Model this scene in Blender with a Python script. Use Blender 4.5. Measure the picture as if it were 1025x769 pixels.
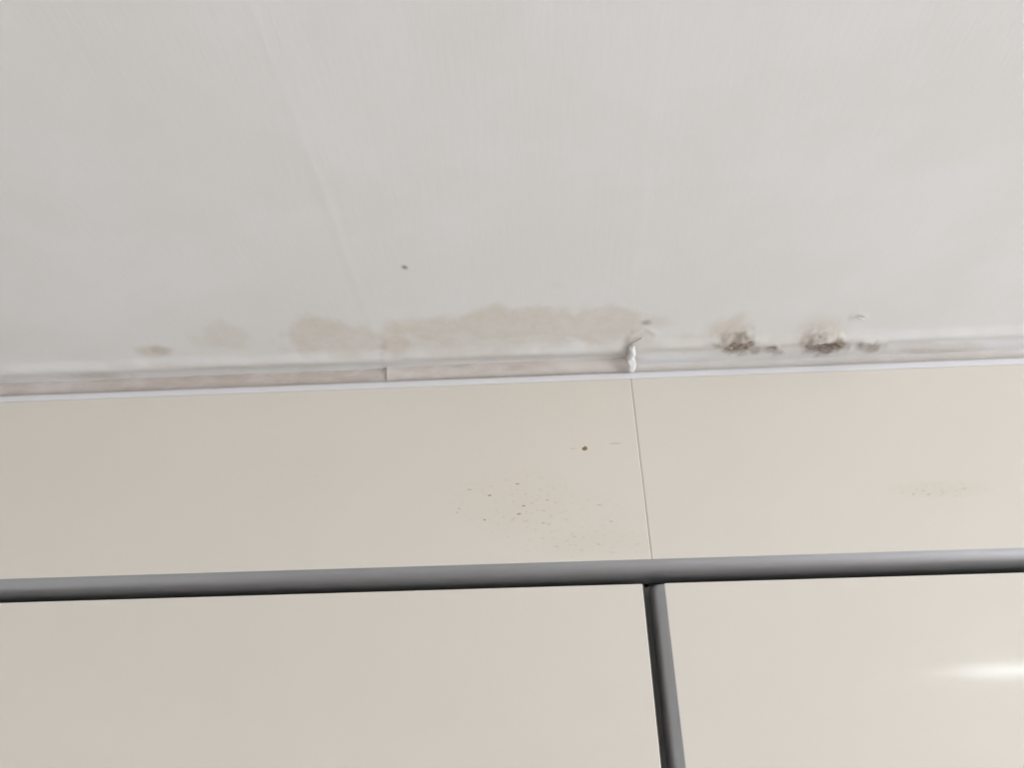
import bpy, bmesh, math, random
import numpy as np
from mathutils import Vector, Matrix, noise

random.seed(4)
scene = bpy.context.scene
for o in list(bpy.data.objects):
    bpy.data.objects.remove(o)
COL = scene.collection

# ------------------------------------------------------------------ camera
F_PX, PITCH, YAW, ROLL = 761.7, math.radians(29.07), math.radians(-1.865), math.radians(-1.231)
DIST = 0.75                                   # camera to cabinet fronts (fronts lie in y = 0)
CAM = Vector((0.0, -DIST, 1.95))
_fw = Vector((math.sin(YAW)*math.cos(PITCH), math.cos(YAW)*math.cos(PITCH), math.sin(PITCH)))
_r0 = Vector((math.cos(YAW), -math.sin(YAW), 0)); _u0 = _r0.cross(_fw)
_rt = _r0*math.cos(ROLL) + _u0*math.sin(ROLL); _up = _u0*math.cos(ROLL) - _r0*math.sin(ROLL)
cd = bpy.data.cameras.new('camera'); cam = bpy.data.objects.new('camera', cd); COL.objects.link(cam)
cd.sensor_width = 36; cd.lens = F_PX/1025*36; cd.clip_start = 0.01
m3 = Matrix((_rt, _up, -_fw)).transposed()
cam.matrix_world = Matrix.Translation(CAM) @ m3.to_4x4()
scene.camera = cam

# ------------------------------------------------------------------ world, exposure
w = bpy.data.worlds.new('world'); scene.world = w; w.use_nodes = True
w.node_tree.nodes['Background'].inputs[0].default_value = (0.8, 0.9, 1.0, 1)
w.node_tree.nodes['Background'].inputs[1].default_value = 0.5
vs = scene.view_settings
vs.view_transform = 'Standard'; vs.look = 'None'; vs.gamma = 1; vs.use_curve_mapping = False
vs.exposure = 0.0
TUBE_STRENGTH = 13.0
WIN_Y0, WIN_Y1, WIN_Z0, WIN_Z1 = -2.4, -.4, .30, 1.8      # unseen window added in the right wall for side light
al = bpy.data.lights.new('added_side_daylight', 'AREA'); al.shape = 'RECTANGLE'; al.size = WIN_Z1-WIN_Z0; al.size_y = WIN_Y1-WIN_Y0
al.energy = 150; al.color = (.95, .963, 1.0)
alo = bpy.data.objects.new('added_side_daylight', al); COL.objects.link(alo)
alo.location = (3.92, (WIN_Y0+WIN_Y1)/2, (WIN_Z0+WIN_Z1)/2); alo.rotation_euler = (0, math.pi/2, 0)

def ray(px, py):
    return (_fw*F_PX + _rt*(px-512.5) - _up*(py-384.5)).normalized()
def on_front(px, py, y=0.0):
    d = ray(px, py); return CAM + d*((y-CAM.y)/d.y)
ZP = on_front(500, 376.6).z                   # top edge of the upper doors
ZT = on_front(500, 361.8, -0.005).z           # ceiling
ZR = on_front(500, 565.0).z                   # start of the rounded metal grip
ZD = on_front(500, 588.7).z                   # top of the lower doors
def on_ceiling(px, py):
    d = ray(px, py); return CAM + d*((ZT-CAM.z)/d.z)

# ------------------------------------------------------------------ helpers
def link(name, me, mat=None, parent=None):
    o = bpy.data.objects.new(name, me); COL.objects.link(o)
    if mat is not None and me is not None: me.materials.append(mat)
    if parent is not None: o.parent = parent
    return o
def tag(o, label=None, cat=None, group=None, kind=None):
    for k, v in (('label', label), ('category', cat), ('group', group), ('kind', kind)):
        if v: o[k] = v
    return o
def empty(name, loc=(0, 0, 0)):
    o = bpy.data.objects.new(name, None); COL.objects.link(o); o.location = loc; return o
def mesh(name, verts, faces, smooth=False):
    me = bpy.data.meshes.new(name); me.from_pydata([tuple(v) for v in verts], [], faces); me.update()
    bm = bmesh.new(); bm.from_mesh(me); bmesh.ops.recalc_face_normals(bm, faces=bm.faces); bm.to_mesh(me); bm.free()
    if smooth: me.shade_smooth()
    return me
def prism_xz(name, pts, y0, y1, bevel=0.0, seg=2, mat=None, parent=None):
    """front outline in x,z extruded from y0 to y1"""
    bm = bmesh.new()
    a = [bm.verts.new((x, y0, z)) for x, z in pts]; b = [bm.verts.new((x, y1, z)) for x, z in pts]
    n = len(pts); bm.faces.new(a); bm.faces.new(b[::-1])
    for i in range(n): bm.faces.new((a[i], b[i], b[(i+1) % n], a[(i+1) % n]))
    bmesh.ops.recalc_face_normals(bm, faces=bm.faces)
    if bevel: bmesh.ops.bevel(bm, geom=bm.edges[:], offset=bevel, segments=seg, affect='EDGES', profile=.5)
    me = bpy.data.meshes.new(name); bm.to_mesh(me); bm.free()
    return link(name, me, mat, parent)
def box(name, x0, x1, y0, y1, z0, z1, mat=None, parent=None, bevel=0.0):
    return prism_xz(name, [(x0, z0), (x1, z0), (x1, z1), (x0, z1)], y0, y1, bevel, 2, mat, parent)
def sweep(name, prof, ends, axis, mat, parent, smooth=True, cut=None):
    """closed profile swept between two stations; prof = [(a,b)], ends = (t0,t1), cut(a,b,k)->shift along axis"""
    n = len(prof); vv = []
    for k, t in enumerate(ends):
        for a, b in prof:
            s = t + (cut(a, b, k) if cut else 0)
            vv.append((s, a, b) if axis == 'x' else (a, b, s))
    ff = [(i, (i+1) % n, n+(i+1) % n, n+i) for i in range(n)] + [tuple(range(n)), tuple(range(n, 2*n))]
    me = mesh(name, vv, ff)
    o = link(name, me, mat, parent)
    if smooth:
        me.shade_smooth(); me.set_sharp_from_angle(angle=math.radians(40))
    return o

# ------------------------------------------------------------------ materials
class NT:
    def __init__(s, name):
        s.m = bpy.data.materials.new(name); s.m.use_nodes = True; s.t = s.m.node_tree
        s.b = s.t.nodes['Principled BSDF']
    def n(s, typ, **kw):
        nd = s.t.nodes.new(typ)
        for k, v in kw.items(): setattr(nd, k, v)
        return nd
    def put(s, sock, v):
        if isinstance(v, bpy.types.NodeSocket): s.t.links.new(v, sock)
        elif v is not None: sock.default_value = v
    def math(s, op, a, b=None, c=None, clamp=False):
        nd = s.n('ShaderNodeMath', operation=op, use_clamp=clamp)
        for i, v in enumerate((a, b, c)):
            if v is not None: s.put(nd.inputs[i], v)
        return nd.outputs[0]
    def mix(s, f, a, b, blend='MIX'):
        nd = s.n('ShaderNodeMix', data_type='RGBA', blend_type=blend)
        s.put(nd.inputs[0], f); s.put(nd.inputs[6], a); s.put(nd.inputs[7], b); return nd.outputs[2]
    def noise(s, vec, scale, detail=4, rough=.55):
        nd = s.n('ShaderNodeTexNoise'); s.put(nd.inputs['Vector'], vec)
        nd.inputs['Scale'].default_value = scale; nd.inputs['Detail'].default_value = detail
        nd.inputs['Roughness'].default_value = rough; return nd.outputs['Fac']
    def obj(s, scale=(1, 1, 1)):
        g = s.n('ShaderNodeNewGeometry'); mp = s.n('ShaderNodeMapping'); mp.inputs['Scale'].default_value = scale
        s.t.links.new(g.outputs['Position'], mp.inputs['Vector']); return mp.outputs[0]
    def ramp(s, v, lo, hi, a=0., b=1.):
        nd = s.n('ShaderNodeMapRange', interpolation_type='SMOOTHSTEP'); s.put(nd.inputs[0], v)
        for i, q in enumerate((lo, hi, a, b)): nd.inputs[i+1].default_value = q
        return nd.outputs[0]
    def attr(s, name):
        nd = s.n('ShaderNodeAttribute'); nd.attribute_name = name; return nd.outputs['Fac']
    def bump(s, h, strength, dist):
        nd = s.n('ShaderNodeBump'); nd.inputs['Strength'].default_value = strength
        nd.inputs['Distance'].default_value = dist; s.put(nd.inputs['Height'], h)
        s.t.links.new(nd.outputs[0], s.b.inputs['Normal'])
    def base(s, col, rough, metal=0., spec=.5):
        s.put(s.b.inputs['Base Color'], col); s.put(s.b.inputs['Roughness'], rough)
        s.b.inputs['Metallic'].default_value = metal; s.b.inputs['Specular IOR Level'].default_value = spec
        return s.m

CEIL_COL = (0.80, 0.80, 0.805, 1)
def plain_mat(name, col, rough, var=.03, scale=6, bump=.05):
    t = NT(name); v = t.obj(); nz = t.noise(v, scale)
    c = t.mix(t.ramp(nz, .3, .7), col, tuple(x*(1-var) for x in col[:3])+(1,))
    t.bump(t.noise(v, 180, 3), bump, .001); return t.base(c, rough, spec=.3)

def ceiling_mat():
    t = NT('ceiling_paint'); v = t.obj()
    fine = t.noise(t.obj((1, .12, 1)), 260, 4); med = t.noise(v, 60, 5, .65); big = t.noise(v, 9, 4)
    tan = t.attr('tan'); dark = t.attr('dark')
    tf = t.math('MULTIPLY', tan, t.ramp(med, .2, .75, .55, 1.1), clamp=True)
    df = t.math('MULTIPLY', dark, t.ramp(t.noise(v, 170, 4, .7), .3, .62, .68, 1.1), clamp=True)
    c0 = t.mix(t.ramp(big, .3, .7), CEIL_COL, (.775, .775, .765, 1))
    c = t.mix(tf, c0, (.60, .522, .42, 1))
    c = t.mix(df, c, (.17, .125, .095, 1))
    # long shallow paint ridges that run from the wall into the room
    sx = t.n('ShaderNodeSeparateXYZ'); t.t.links.new(v, sx.inputs[0]); h = None
    for (a, b, wd, am) in RIDGES:
        k = (b.x-a.x)/(b.y-a.y)
        d = t.math('SUBTRACT', t.math('SUBTRACT', sx.outputs[0], a.x), t.math('MULTIPLY', t.math('SUBTRACT', sx.outputs[1], a.y), k))
        d = t.math('ADD', d, t.math('MULTIPLY', t.math('SUBTRACT', t.noise(v, 5, 2), .5), .012))
        g = t.math('MULTIPLY', t.math('EXPONENT', t.math('MULTIPLY', t.math('POWER', t.math('ABSOLUTE', t.math('DIVIDE', d, wd)), 2.0), -1.0)), am)
        h = g if h is None else t.math('ADD', h, g)
    h = t.math('ADD', h, t.math('MULTIPLY', fine, .20))
    h = t.math('ADD', h, t.math('MULTIPLY', t.noise(t.obj((1, .2, 1)), 45, 3), .22))
    t.bump(h, .18, .003)
    return t.base(c, .75, spec=.25)

def lacquer_mat():
    t = NT('cream_gloss_lacquer'); v = t.obj()
    c = t.mix(t.ramp(t.noise(v, 3.5, 3), .3, .7), (.768, .728, .657, 1), (.752, .712, .642, 1))
    t.bump(t.noise(v, 8, 2), .02, .004)
    t.b.inputs['Anisotropic'].default_value = .85
    tg = t.n('ShaderNodeTangent', direction_type='RADIAL', axis='Z'); t.t.links.new(tg.outputs[0], t.b.inputs['Tangent'])
    return t.base(c, .10, spec=.5)

def upper_lacquer_mat(stains):
    """the same lacquer with the old splash marks of the upper doors"""
    t = NT('cream_gloss_lacquer_splashed'); v = t.obj()
    c = t.mix(t.ramp(t.noise(v, 3.5, 3), .3, .7), (.768, .728, .657, 1), (.752, .712, .642, 1))
    sx = t.n('ShaderNodeSeparateXYZ'); t.t.links.new(v, sx.inputs[0])
    sp = t.ramp(t.noise(t.obj((1, 1, 2)), 130, 3, .6), .56, .70)
    for (p, rx, rz, am, col) in stains:
        dx = t.math('DIVIDE', t.math('SUBTRACT', sx.outputs[0], p.x), rx)
        dz = t.math('DIVIDE', t.math('SUBTRACT', sx.outputs[2], p.z), rz)
        r = t.math('ADD', t.math('MULTIPLY', dx, dx), t.math('MULTIPLY', dz, dz))
        mk = t.math('MULTIPLY', t.ramp(r, 1.0, .1), t.math('MULTIPLY', t.math('ADD', sp, .18), am), clamp=True)
        c = t.mix(mk, c, col)
    t.bump(t.noise(v, 8, 2), .02, .004)
    return t.base(c, .09, spec=.5)

def metal_mat(name, axis):
    t = NT(name); sc = (.04, 1, 1) if axis == 'x' else (1, 1, .04)
    nz = t.noise(t.obj(sc), 400, 3)
    c = t.mix(nz, (.36, .365, .385, 1), (.42, .425, .445, 1))
    t.bump(nz, .03, .0005)
    return t.base(c, .36, metal=.75)

RIDGES = [(on_ceiling(278, 75), on_ceiling(358, 290), .005, .24), (on_ceiling(297, 75), on_ceiling(372, 290), .010, .16),
          (on_ceiling(648, 120), on_ceiling(629, 340), .006, .14), (on_ceiling(395, 60), on_ceiling(430, 290), .008, .10),
          (on_ceiling(150, 120), on_ceiling(260, 290), .010, .10)]
M_CEIL = ceiling_mat()
M_WALL = plain_mat('wall_paint', (.74, .73, .71, 1), .8)
M_FLOOR = plain_mat('floor_vinyl', (.52, .48, .44, 1), .5, .15)
M_BAND = plain_mat('white_frame_and_edge_sheen', (.84, .84, .87, 1), .3, .01)  # on door edges the white stands for reflected ceiling; plain white on frames
M_LAC = lacquer_mat()
PINKISH, OLIVE, BROWN = (.66, .52, .40, 1), (.52, .47, .36, 1), (.45, .36, .22, 1)
M_LACU = upper_lacquer_mat([(on_front(515, 500), .085, .045, .30, PINKISH), (on_front(600, 545), .07, .018, .35, OLIVE),
                            (on_front(560, 520), .09, .05, .22, OLIVE), (on_front(940, 490), .06, .012, .35, BROWN),
                            (on_front(290, 470), .12, .05, .10, PINKISH)])
M_METX = metal_mat('grey_aluminium_horizontal', 'x')
M_METZ = metal_mat('grey_aluminium_vertical', 'z')
M_BODY = plain_mat('cabinet_board', (.55, .53, .48, 1), .6)
M_DARKM = plain_mat('dark_grey_anodised', (.22, .215, .205, 1), .45)
M_CAULK = None

# ------------------------------------------------------------------ ceiling
def gauss_blob(X, Y, px, py, rx, ry):
    """ellipse given in photo pixels, laid out in metres on the ceiling"""
    c = on_ceiling(px, py); ex = on_ceiling(px+1, py)-c; ey = on_ceiling(px, py+1)-c
    J = np.linalg.inv(np.array([[ex.x*rx, ey.x*ry], [ex.y*rx, ey.y*ry]]))
    u = J[0, 0]*(X-c.x)+J[0, 1]*(Y-c.y); v = J[1, 0]*(X-c.x)+J[1, 1]*(Y-c.y)
    return u, v
XR0, XR1 = -1.50, 3.80                         # room sides
YB = -2.9                                      # wall behind the camera
def sstep(x, a, b):
    t = np.clip((x-a)/(b-a), 0, 1); return t*t*(3-2*t)

def build_ceiling():
    fx = np.arange(-.78, .8201, .0022); xs = np.concatenate([[XR0-.05, -1.0], fx, [1.0, 1.3, XR1+.05]])
    fy = np.arange(-.26, .0101, .0028); ys = np.concatenate([[YB-.05, -2, -1.2, -.7, -.4], fy, [.1, .62]])
    nx, ny = len(xs), len(ys)
    X, Y = np.meshgrid(xs, ys); X = X.ravel(); Y = Y.ravel()
    nz = np.array([noise.fractal(Vector((x*22, y*13, 1.7)), 1.0, 2.0, 4) for x, y in zip(X, Y)])
    n2 = np.array([noise.fractal(Vector((x*70, y*50, 5.1)), 1.0, 2.0, 4) for x, y in zip(X, Y)])
    tan = np.zeros_like(X); dark = np.zeros_like(X); Z = np.full_like(X, ZT)
    for px, py, rx, ry, am, hard in TAN:
        u, v = gauss_blob(X, Y, px, py, rx, ry); r = np.sqrt(u*u+v*v) + nz*.38 + n2*.12
        tan = np.maximum(tan, am*(1-sstep(r, hard, 1.08)))
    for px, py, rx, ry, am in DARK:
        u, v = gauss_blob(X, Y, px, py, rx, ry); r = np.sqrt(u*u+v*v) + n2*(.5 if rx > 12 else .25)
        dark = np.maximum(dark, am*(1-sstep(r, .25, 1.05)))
    # paint layer sags gently where it meets the cabinets and lifts off in blisters
    Z -= .0034*np.exp(-((Y+.025+.003*nz)/.011)**2)*(1+.3*nz)
    xb = on_front(630, 372).x
    Z += (.0016 - .0048*sstep(X, xb-.004, xb+.004))*sstep(Y, -.020, .002)*(Y < .05)
    for px, py, rx, ry, h in BLIST:
        u, v = gauss_blob(X, Y, px, py, rx, ry); r = np.sqrt(u*u+v*v) + n2*.8
        rim = np.exp(-((r-.85)/.28)**2) * (.55+.45*np.sign(-v)*np.minimum(1, np.abs(v)))
        Z -= h*np.maximum(rim, 0)*(1+1.4*n2) - .35*h*np.exp(-(r/.5)**2)
    i = np.arange((nx-1)*(ny-1)); a = (i//(nx-1))*nx + i % (nx-1)
    faces = np.stack([a, a+nx, a+nx+1, a+1], 1)
    me = bpy.data.meshes.new('ceiling'); me.from_pydata(np.stack([X, Y, Z], 1).tolist(), [], faces.tolist()); me.update()
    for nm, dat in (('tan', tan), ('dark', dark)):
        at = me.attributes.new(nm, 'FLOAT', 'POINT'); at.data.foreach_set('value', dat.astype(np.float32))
    me.shade_smooth()
    return tag(link('ceiling', me, M_CEIL), 'white painted ceiling with brown damp stains and painted crease shade along the cabinets', kind='structure')

TAN = [(155, 352, 20, 7, .55, .3), (95, 376, 45, 6, .45, .3), (222, 338, 34, 16, .30, .5), (310, 336, 42, 21, .50, .6), (350, 342, 40, 18, .40, .6),
       (398, 344, 22, 11, .62, .4), (430, 328, 48, 17, .48, .6), (515, 324, 70, 19, .46, .7), (600, 324, 62, 21, .44, .7), (470, 340, 130, 16, .34, .6),
       (655, 322, 26, 9, .34, .4), (735, 336, 32, 20, .55, .3), (773, 347, 18, 9, .4, .3), (825, 338, 38, 22, .50, .3), (872, 346, 26, 9, .5, .3),
       (760, 345, 190, 12, .30, .5), (940, 346, 70, 6, .42, .4), (260, 366, 140, 5, .30, .4), (520, 357, 130, 5, .40, .4), (557, 285, 9, 5, .16, .3)]  # long thin strokes at the cabinets: damp brown plus painted crease shadow
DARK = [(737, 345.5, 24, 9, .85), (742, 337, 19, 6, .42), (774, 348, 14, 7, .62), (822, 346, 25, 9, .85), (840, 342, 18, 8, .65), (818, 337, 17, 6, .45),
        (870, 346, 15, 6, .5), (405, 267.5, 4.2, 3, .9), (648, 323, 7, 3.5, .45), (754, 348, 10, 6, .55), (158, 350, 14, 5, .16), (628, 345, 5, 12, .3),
        (726, 342, 8, 11, .40), (807, 343, 8, 11, .45), (862, 345, 10, 6, .35), (383, 350, 5, 16, .14), (860, 316, 6, 3, .18), (915, 349, 60, 3.5, .12), (90, 379, 40, 4, .12)]  # wide flat strokes paint shadow into the crease
BLIST = [(736, 343, 19, 11, .0017), (773, 348, 9, 5, .0015), (824, 343, 22, 11, .0018), (872, 345, 14, 6, .0014), (645, 336, 12, 6, .0012), (860, 318, 8, 5, .0010)]
ceiling = build_ceiling()

# curled flakes of paint that hang from the blisters
M_FLAKE = plain_mat('loose_paint', (.74, .72, .69, 1), .7)
M_FLAKED = plain_mat('damp_stained_paint', (.36, .29, .23, 1), .8, .4, 150)
def flake(px, py, L, W, ang, lift, mat, curl=1.0):
    c = on_ceiling(px, py); n = 6; vv = []
    for i in range(n+1):
        s = i/n
        for j in range(4):
            t = j/3-.5; wd = W*(1-.55*abs(2*s-1)**1.5)*(1+random.uniform(-.2, .2))
            vv.append((L*(s-.5), t*wd, -.0008 - lift*math.sin(math.pi*s*.6)*(.6+curl*t) + random.uniform(-1, 1)*lift*.12))
    ff = [(i*4+j, i*4+j+1, i*4+j+5, i*4+j+4) for i in range(n) for j in range(3)]
    me = mesh('paint_flake', vv, ff, True); o = link('paint_flake', me, mat, ceiling)
    o.location = (c.x, c.y, ZT-.001); o.rotation_euler = (0, 0, math.radians(ang))
    sm = o.modifiers.new('thickness', 'SOLIDIFY'); sm.thickness = .0006
for a in [(748, 341, .010, .005, -30, .0014, M_FLAKED), (728, 346, .012, .006, 20, .0016, M_FLAKED),
          (818, 337, .018, .006, 25, .0016, M_FLAKED), (840, 342, .016, .005, 35, .0018, M_FLAKED),
          (637, 340, .022, .0022, -56, .0012, M_FLAKE), (861, 317, .008, .003, 10, .001, M_FLAKE)]:
    flake(*a)

# ------------------------------------------------------------------ filler bead between ceiling and cabinets
def caulk_mat(name, ca, cb):
    t = NT(name); v = t.obj()
    nz = t.noise(t.obj((.35, 1, 1)), 40, 5, .65); f2 = t.noise(t.obj((.5, 1, 1)), 150, 4, .7)
    c = t.mix(t.ramp(nz, .35, .7), ca, cb)
    c = t.mix(t.ramp(f2, .66, .78, 0, .6), c, (.36, .30, .26, 1))
    t.bump(f2, .3, .0015); return t.base(c, .8, spec=.2)
M_CAULK = caulk_mat('stained_filler_paint', (.68, .635, .605, 1), (.565, .495, .45, 1))
M_CAULKW = caulk_mat('white_filler_paint', (.745, .72, .70, 1), (.66, .61, .57, 1))
trim = tag(empty('trim_1', (0, 0, 0)), 'uneven strip of filler between ceiling and cabinet tops', kind='structure')
XA, XB = on_front(386, 381).x, on_front(630, 372).x
def bead(x0, x1, ya, yb, seed, yl=.0095, mat=None, step=.006):
    n = max(2, int((x1-x0)/step)); vv = []; K = 7
    for i in range(n+1):
        x = x0+(x1-x0)*i/n; s = i/n; yc = ya+(yb-ya)*s
        w1 = noise.fractal(Vector((x*9, seed, 0)), 1, 2, 3)*.0022; w2 = noise.fractal(Vector((x*45, seed, 3)), 1, 2, 3)*.0010
        for k in range(K):
            q = k/(K-1)
            y = yc + w1*(1-q*.6) + w2 + (yl-yc)*q**1.8 - .0020*math.sin(math.pi*q)
            z = ZT + .006 - (ZT+.006-ZP-.0012)*q
            vv.append((x, y, z))
        vv.append((x, .030, ZP+.0012)); vv.append((x, .030, ZT+.006))
    P = K+2
    ff = [(i*P+k, i*P+(k+1) % P, (i+1)*P+(k+1) % P, (i+1)*P+k) for i in range(n) for k in range(P)]
    ff += [tuple(range(P)), tuple(range(n*P, n*P+P))]
    me = mesh('filler_bead', vv, ff); me.shade_smooth(); me.set_sharp_from_angle(angle=math.radians(50))
    return link('filler_bead', me, mat or M_CAULK, trim)
bead(-1.24, XA, .0055, .0055, 1.3)
bead(XA, XB, .0015, .0020, 4.2)
bead(XB, 1.36, .0085, .0095, 8.8, .0135, M_CAULKW)

# torn curl of filler that stands up over the door joint
def torn_curl():
    vv = []; n = 12
    path = [(-.034, ZT-.0035, .0045), (-.022, ZT-.0052, .0065), (-.012, ZT-.0040, .0085), (-.0075, ZT-.0035, .0105), (-.0055, ZT-.009, .0100), (-.003, ZP+.006, .0085), (.002, ZP+.0015, .0070)]
    for i in range(n+1):
        q = i/n*(len(path)-1); k = min(int(q), len(path)-2); f = q-k
        y, z, wd = [a*(1-f)+b*f for a, b in zip(path[k], path[k+1])]
        for j in range(4):
            t = j/3-.5
            vv.append((XB + .0005 + .0011*math.sin(i*.9) + .003*i/n + t*wd*random.uniform(.8, 1.15), y + .0018*math.cos(t*3.1) + random.uniform(-.0007, .0007), z - (.0016 if j in (1, 2) else 0) + random.uniform(-.0005, .0005)))
    ff = [(i*4+j, i*4+j+1, i*4+j+5, i*4+j+4) for i in range(n) for j in range(3)]
    o = link('torn_filler', mesh('torn_filler', vv, ff, True), plain_mat('fresh_white_filler', (.79, .785, .78, 1), .7), trim)
    o.modifiers.new('thickness', 'SOLIDIFY').thickness = .0012
torn_curl()

# ------------------------------------------------------------------ cabinets
SEAM_T, SEAM_B = on_front(630.6, 372.4).x, on_front(652.6, 561).x       # joint between the upper doors
GAP_L = on_front(652.5, 677).x                                          # right edge of the left lower door
GAP_R = on_front(675.5, 677).x                                          # left face edge of the right lower door
XL, XRR = -1.24, 1.36
def cabinet(name, x0, x1, label, left):
    c = tag(empty(name, ((x0+x1)/2, .3, 0)), label, 'cabinet', 'tall cream cabinets')
    inv = Matrix.Translation(-Vector(c.location))
    def P(o, parent=c):
        o.parent = parent
        o.matrix_parent_inverse = inv.copy()
        return o
    xb0, xb1 = (x0, SEAM_B-.004) if left else (SEAM_B+.0, x1)
    P(box('carcass', xb0, xb1, .045, .60, .10, ZP-.002, M_BODY, None, .001))
    P(box('plinth', xb0, xb1, .085, .10, 0.0, .10, M_DARKM))
    # upper door: flat panel, top edge band with its reflected light painted white, rounded grip along the bottom
    g = .00003
    if left: pts = [(x0, ZR), (SEAM_B-.00005, ZR), (SEAM_T-g, ZP-.0095), (x0, ZP-.0095)]
    else: pts = [(SEAM_B+.00005, ZR), (x1, ZR), (x1, ZP-.0095), (SEAM_T+g, ZP-.0095)]
    ud = P(prism_xz('upper_door', pts, 0, .019, .0010, 2, M_LACU))
    def sub(o, par):
        o.parent = par; return o
    tx0, tx1 = (x0, SEAM_T-g) if left else (SEAM_T+g, x1)
    band = [(.0, ZP-.0096), (.0001, ZP-.0045), (.0010, ZP-.0015), (.0030, ZP), (.019, ZP), (.019, ZP-.0096)]
    sub(sweep('edge_band', band, (tx0, tx1), 'x', M_BAND, None), ud)
    r = .0195; gx0, gx1 = (x0, SEAM_B-.00003) if left else (SEAM_B+.00003, x1)
    ry, r = .025, .0172
    arc = [(ry-ry*math.cos(a), ZR-r*math.sin(a)) for a in [math.pi/2*i/14 for i in range(15)]]
    prof = [(.0, ZR+.0004)] + arc[1:] + [(ry+.004, ZR-r), (ry+.004, ZR+.0004)]
    sub(sweep('grip_rail', prof, (gx0, gx1), 'x', M_METX, None), ud)
    # lower door
    dx0, dx1 = (x0, GAP_L) if left else (GAP_R, x1)
    ld = P(box('lower_door', dx0, dx1, 0, .019, .105, ZD, M_LAC, None, .0007))
    if not left:
        rv, rd = .0120, .020
        arc = [(GAP_R-rv*math.sin(a), rd-rd*math.cos(a)) for a in [math.pi/2*i/10 for i in range(11)]]
        prof = [(GAP_R+.0003, .0002)] + arc[1:] + [(GAP_R-rv, .024), (GAP_R+.0003, .024)]
        sub(sweep('grip_strip', prof, (.105, ZD-.001), 'z', M_METZ, None), ld)
    if not left:
        P(box('recess_channel', SEAM_B+.0002, GAP_R+.010, .030, .0445, .105, ZD+.004, M_DARKM, None, .0003))
    else:
        # recessed channel behind the joint of the lower doors
        P(box('recess_channel', GAP_L-.012, SEAM_B-.0002, .030, .0445, .105, ZD+.004, M_DARKM, None, .0003))
    # rear rail behind the horizontal grip
    P(box('recess_rail', xb0, xb1, .036, .0445, ZD-.02, ZR-.021, M_DARKM, None, .0005))
    return ud
ud_left = cabinet('tall_cabinet', XL, SEAM_B, 'cream gloss cabinet left of the joint, brown speck on its upper door', True)
ud_right = cabinet('tall_cabinet', SEAM_B, XRR, 'cream gloss cabinet right of the joint, light streak on its lower door', False)

# dried specks on the left upper door
def speck(px, py, rx, rz, mat):
    p = on_front(px, py); bm = bmesh.new(); n = 14
    c = bm.verts.new((0, -.0004, 0)); ring = []
    for i in range(n):
        a = 2*math.pi*i/n; k = random.uniform(.8, 1.15)
        ring.append(bm.verts.new((rx*k*math.cos(a), .0001, rz*k*math.sin(a))))
    for i in range(n): bm.faces.new((c, ring[i], ring[(i+1) % n]))
    bmesh.ops.recalc_face_normals(bm, faces=bm.faces)
    me = bpy.data.meshes.new('dried_speck'); bm.to_mesh(me); bm.free()
    o = link('dried_speck', me, mat); o.location = (p.x, -.0001, p.z)
    o.parent = ud_left; o.matrix_parent_inverse = ud_left.matrix_parent_inverse.copy()
    o.matrix_parent_inverse = Matrix()
    return o
M_SP1 = plain_mat('brown_dried_drop', (.30, .20, .10, 1), .5, .4, 300)
M_SP2 = plain_mat('faint_brown_drop', (.50, .41, .30, 1), .5, .2, 300)
M_SP3 = plain_mat('pale_smear', (.66, .61, .51, 1), .5, .1, 300)
speck(585.5, 449, .0030, .0026, M_SP1)
for px, py, rx, rz, mt in [(616, 444, .0075, .0008, M_SP3), (518, 484.5, .0022, .0009, M_SP2), (490, 496, .002, .0009, M_SP2), (524, 506.5, .0022, .0009, M_SP2),
                           (519.5, 514.5, .0022, .001, M_SP2), (485, 520.5, .0015, .0009, M_SP2), (544, 523.5, .002, .0012, M_SP3), (458, 513, .0016, .0008, M_SP3),
                           (548, 500.5, .002, .001, M_SP3), (600, 505.5, .0035, .0007, M_SP3), (470, 490, .0025, .0012, M_SP3), (612, 522, .0018, .001, M_SP3),
                           (573, 449, .004, .0006, M_SP3), (460, 509, .0018, .0008, M_SP3)]:
    speck(px, py, rx, rz, mt)

# ------------------------------------------------------------------ room shell behind the camera
def struct(name, label, *a):
    return tag(box(name, *a), label, kind='structure')
struct('floor', 'plain beige floor below the cabinets', XR0-.1, XR1+.1, YB-.1, .72, -.1, 0, M_FLOOR)
struct('wall_left', 'off white wall left of the cabinets', XR0-.1, XR0, YB-.1, .72, 0, ZT+.0, M_WALL)
wr = tag(empty('wall_right', (XR1, 0, 0)), 'off white wall with an added window right of the cabinets', kind='structure')
for nm, y0, y1, z0, z1 in (('wall_below', YB-.1, .72, 0, WIN_Z0), ('wall_above', YB-.1, .72, WIN_Z1, ZT),
                           ('wall_beside', YB-.1, WIN_Y0, WIN_Z0, WIN_Z1), ('wall_beside', WIN_Y1, .72, WIN_Z0, WIN_Z1)):
    box(nm, 0, .1, y0, y1, z0, z1, M_WALL, wr)
wf = tag(empty('added_window', (XR1, 0, 0)), 'unseen white framed window added in the right wall for side light', kind='structure')
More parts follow.
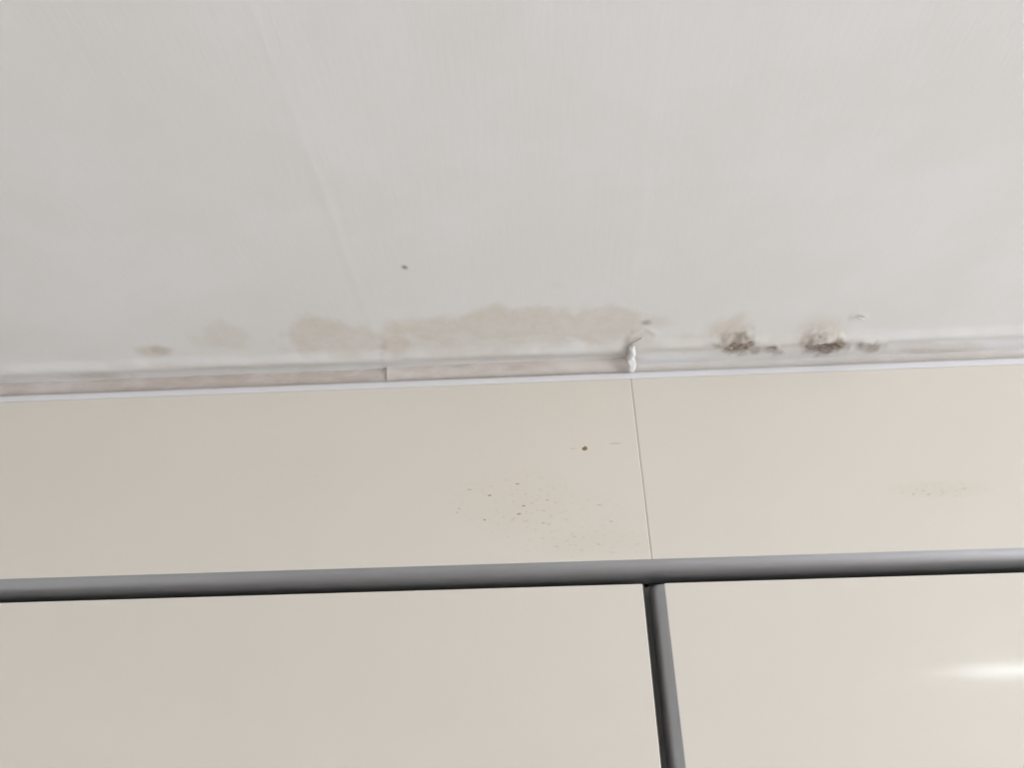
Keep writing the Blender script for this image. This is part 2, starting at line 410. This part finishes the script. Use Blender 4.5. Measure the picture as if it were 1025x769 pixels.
for nm, y0, y1, z0, z1 in (('added_window_frame', WIN_Y0, WIN_Y0+.05, WIN_Z0, WIN_Z1), ('added_window_frame', WIN_Y1-.05, WIN_Y1, WIN_Z0, WIN_Z1),
                           ('added_window_frame', WIN_Y0+.05, WIN_Y1-.05, WIN_Z0, WIN_Z0+.05), ('added_window_frame', WIN_Y0+.05, WIN_Y1-.05, WIN_Z1-.05, WIN_Z1),
                           ('mullion', (WIN_Y0+WIN_Y1)/2-.03, (WIN_Y0+WIN_Y1)/2+.03, WIN_Z0+.05, WIN_Z1-.05)):
    box(nm, .03, .08, y0, y1, z0, z1, M_BAND, wf, .003)
struct('wall_back', 'off white wall opposite the cabinets', XR0, XR1, YB-.1, YB, 0, ZT+.0, M_WALL)
struct('wall_front', 'off white wall behind the cabinets', XR0, XR1, .62, .72, 0, ZT+.0, M_WALL)

# ------------------------------------------------------------------ ceiling tube lamp mirrored in the right lower door
def tube_lamp():
    hz = ZT-.055
    def mirror(px, py):
        d = ray(px, py); h = CAM + d*(-CAM.y/d.y); e = Vector((d.x, -d.y, d.z)); return h + e*((hz-h.z)/e.z)
    p = mirror(1000, 672); q = mirror(955, 674.5)
    print('LAMP', p, q, 'ZT', ZT, ZP, ZR, ZD)
    x0 = q.x; y = p.y; L = min(1.2, XR1-.06-x0)
    t = tag(empty('tube_lamp', (x0+L/2, y, ZT)), 'white fluorescent tube lamp mirrored in the right lower door', 'lamp')
    M_H = plain_mat('lamp_housing', (.8, .8, .8, 1), .4)
    e = NT('lit_tube'); e.base((1, 1, 1, 1), .4)
    e.b.inputs['Emission Color'].default_value = (.90, .97, 1, 1); e.b.inputs['Emission Strength'].default_value = TUBE_STRENGTH
    box('housing', -L/2, L/2, -.03, .03, -.032, 0, M_H, t, .003)
    for s in (-1, 1): box('end_cap', s*L/2-.012, s*L/2+.012, -.02, .02, -.075, 0, M_H, t, .003)
    bm = bmesh.new(); bmesh.ops.create_cone(bm, segments=20, radius1=.013, radius2=.013, depth=L-.03, matrix=Matrix.Rotation(math.pi/2, 4, 'Y'))
    me = bpy.data.meshes.new('tube'); bm.to_mesh(me); bm.free(); me.shade_smooth()
    o = link('tube', me, e.m, t); o.location = (0, 0, -.055)
tube_lamp()
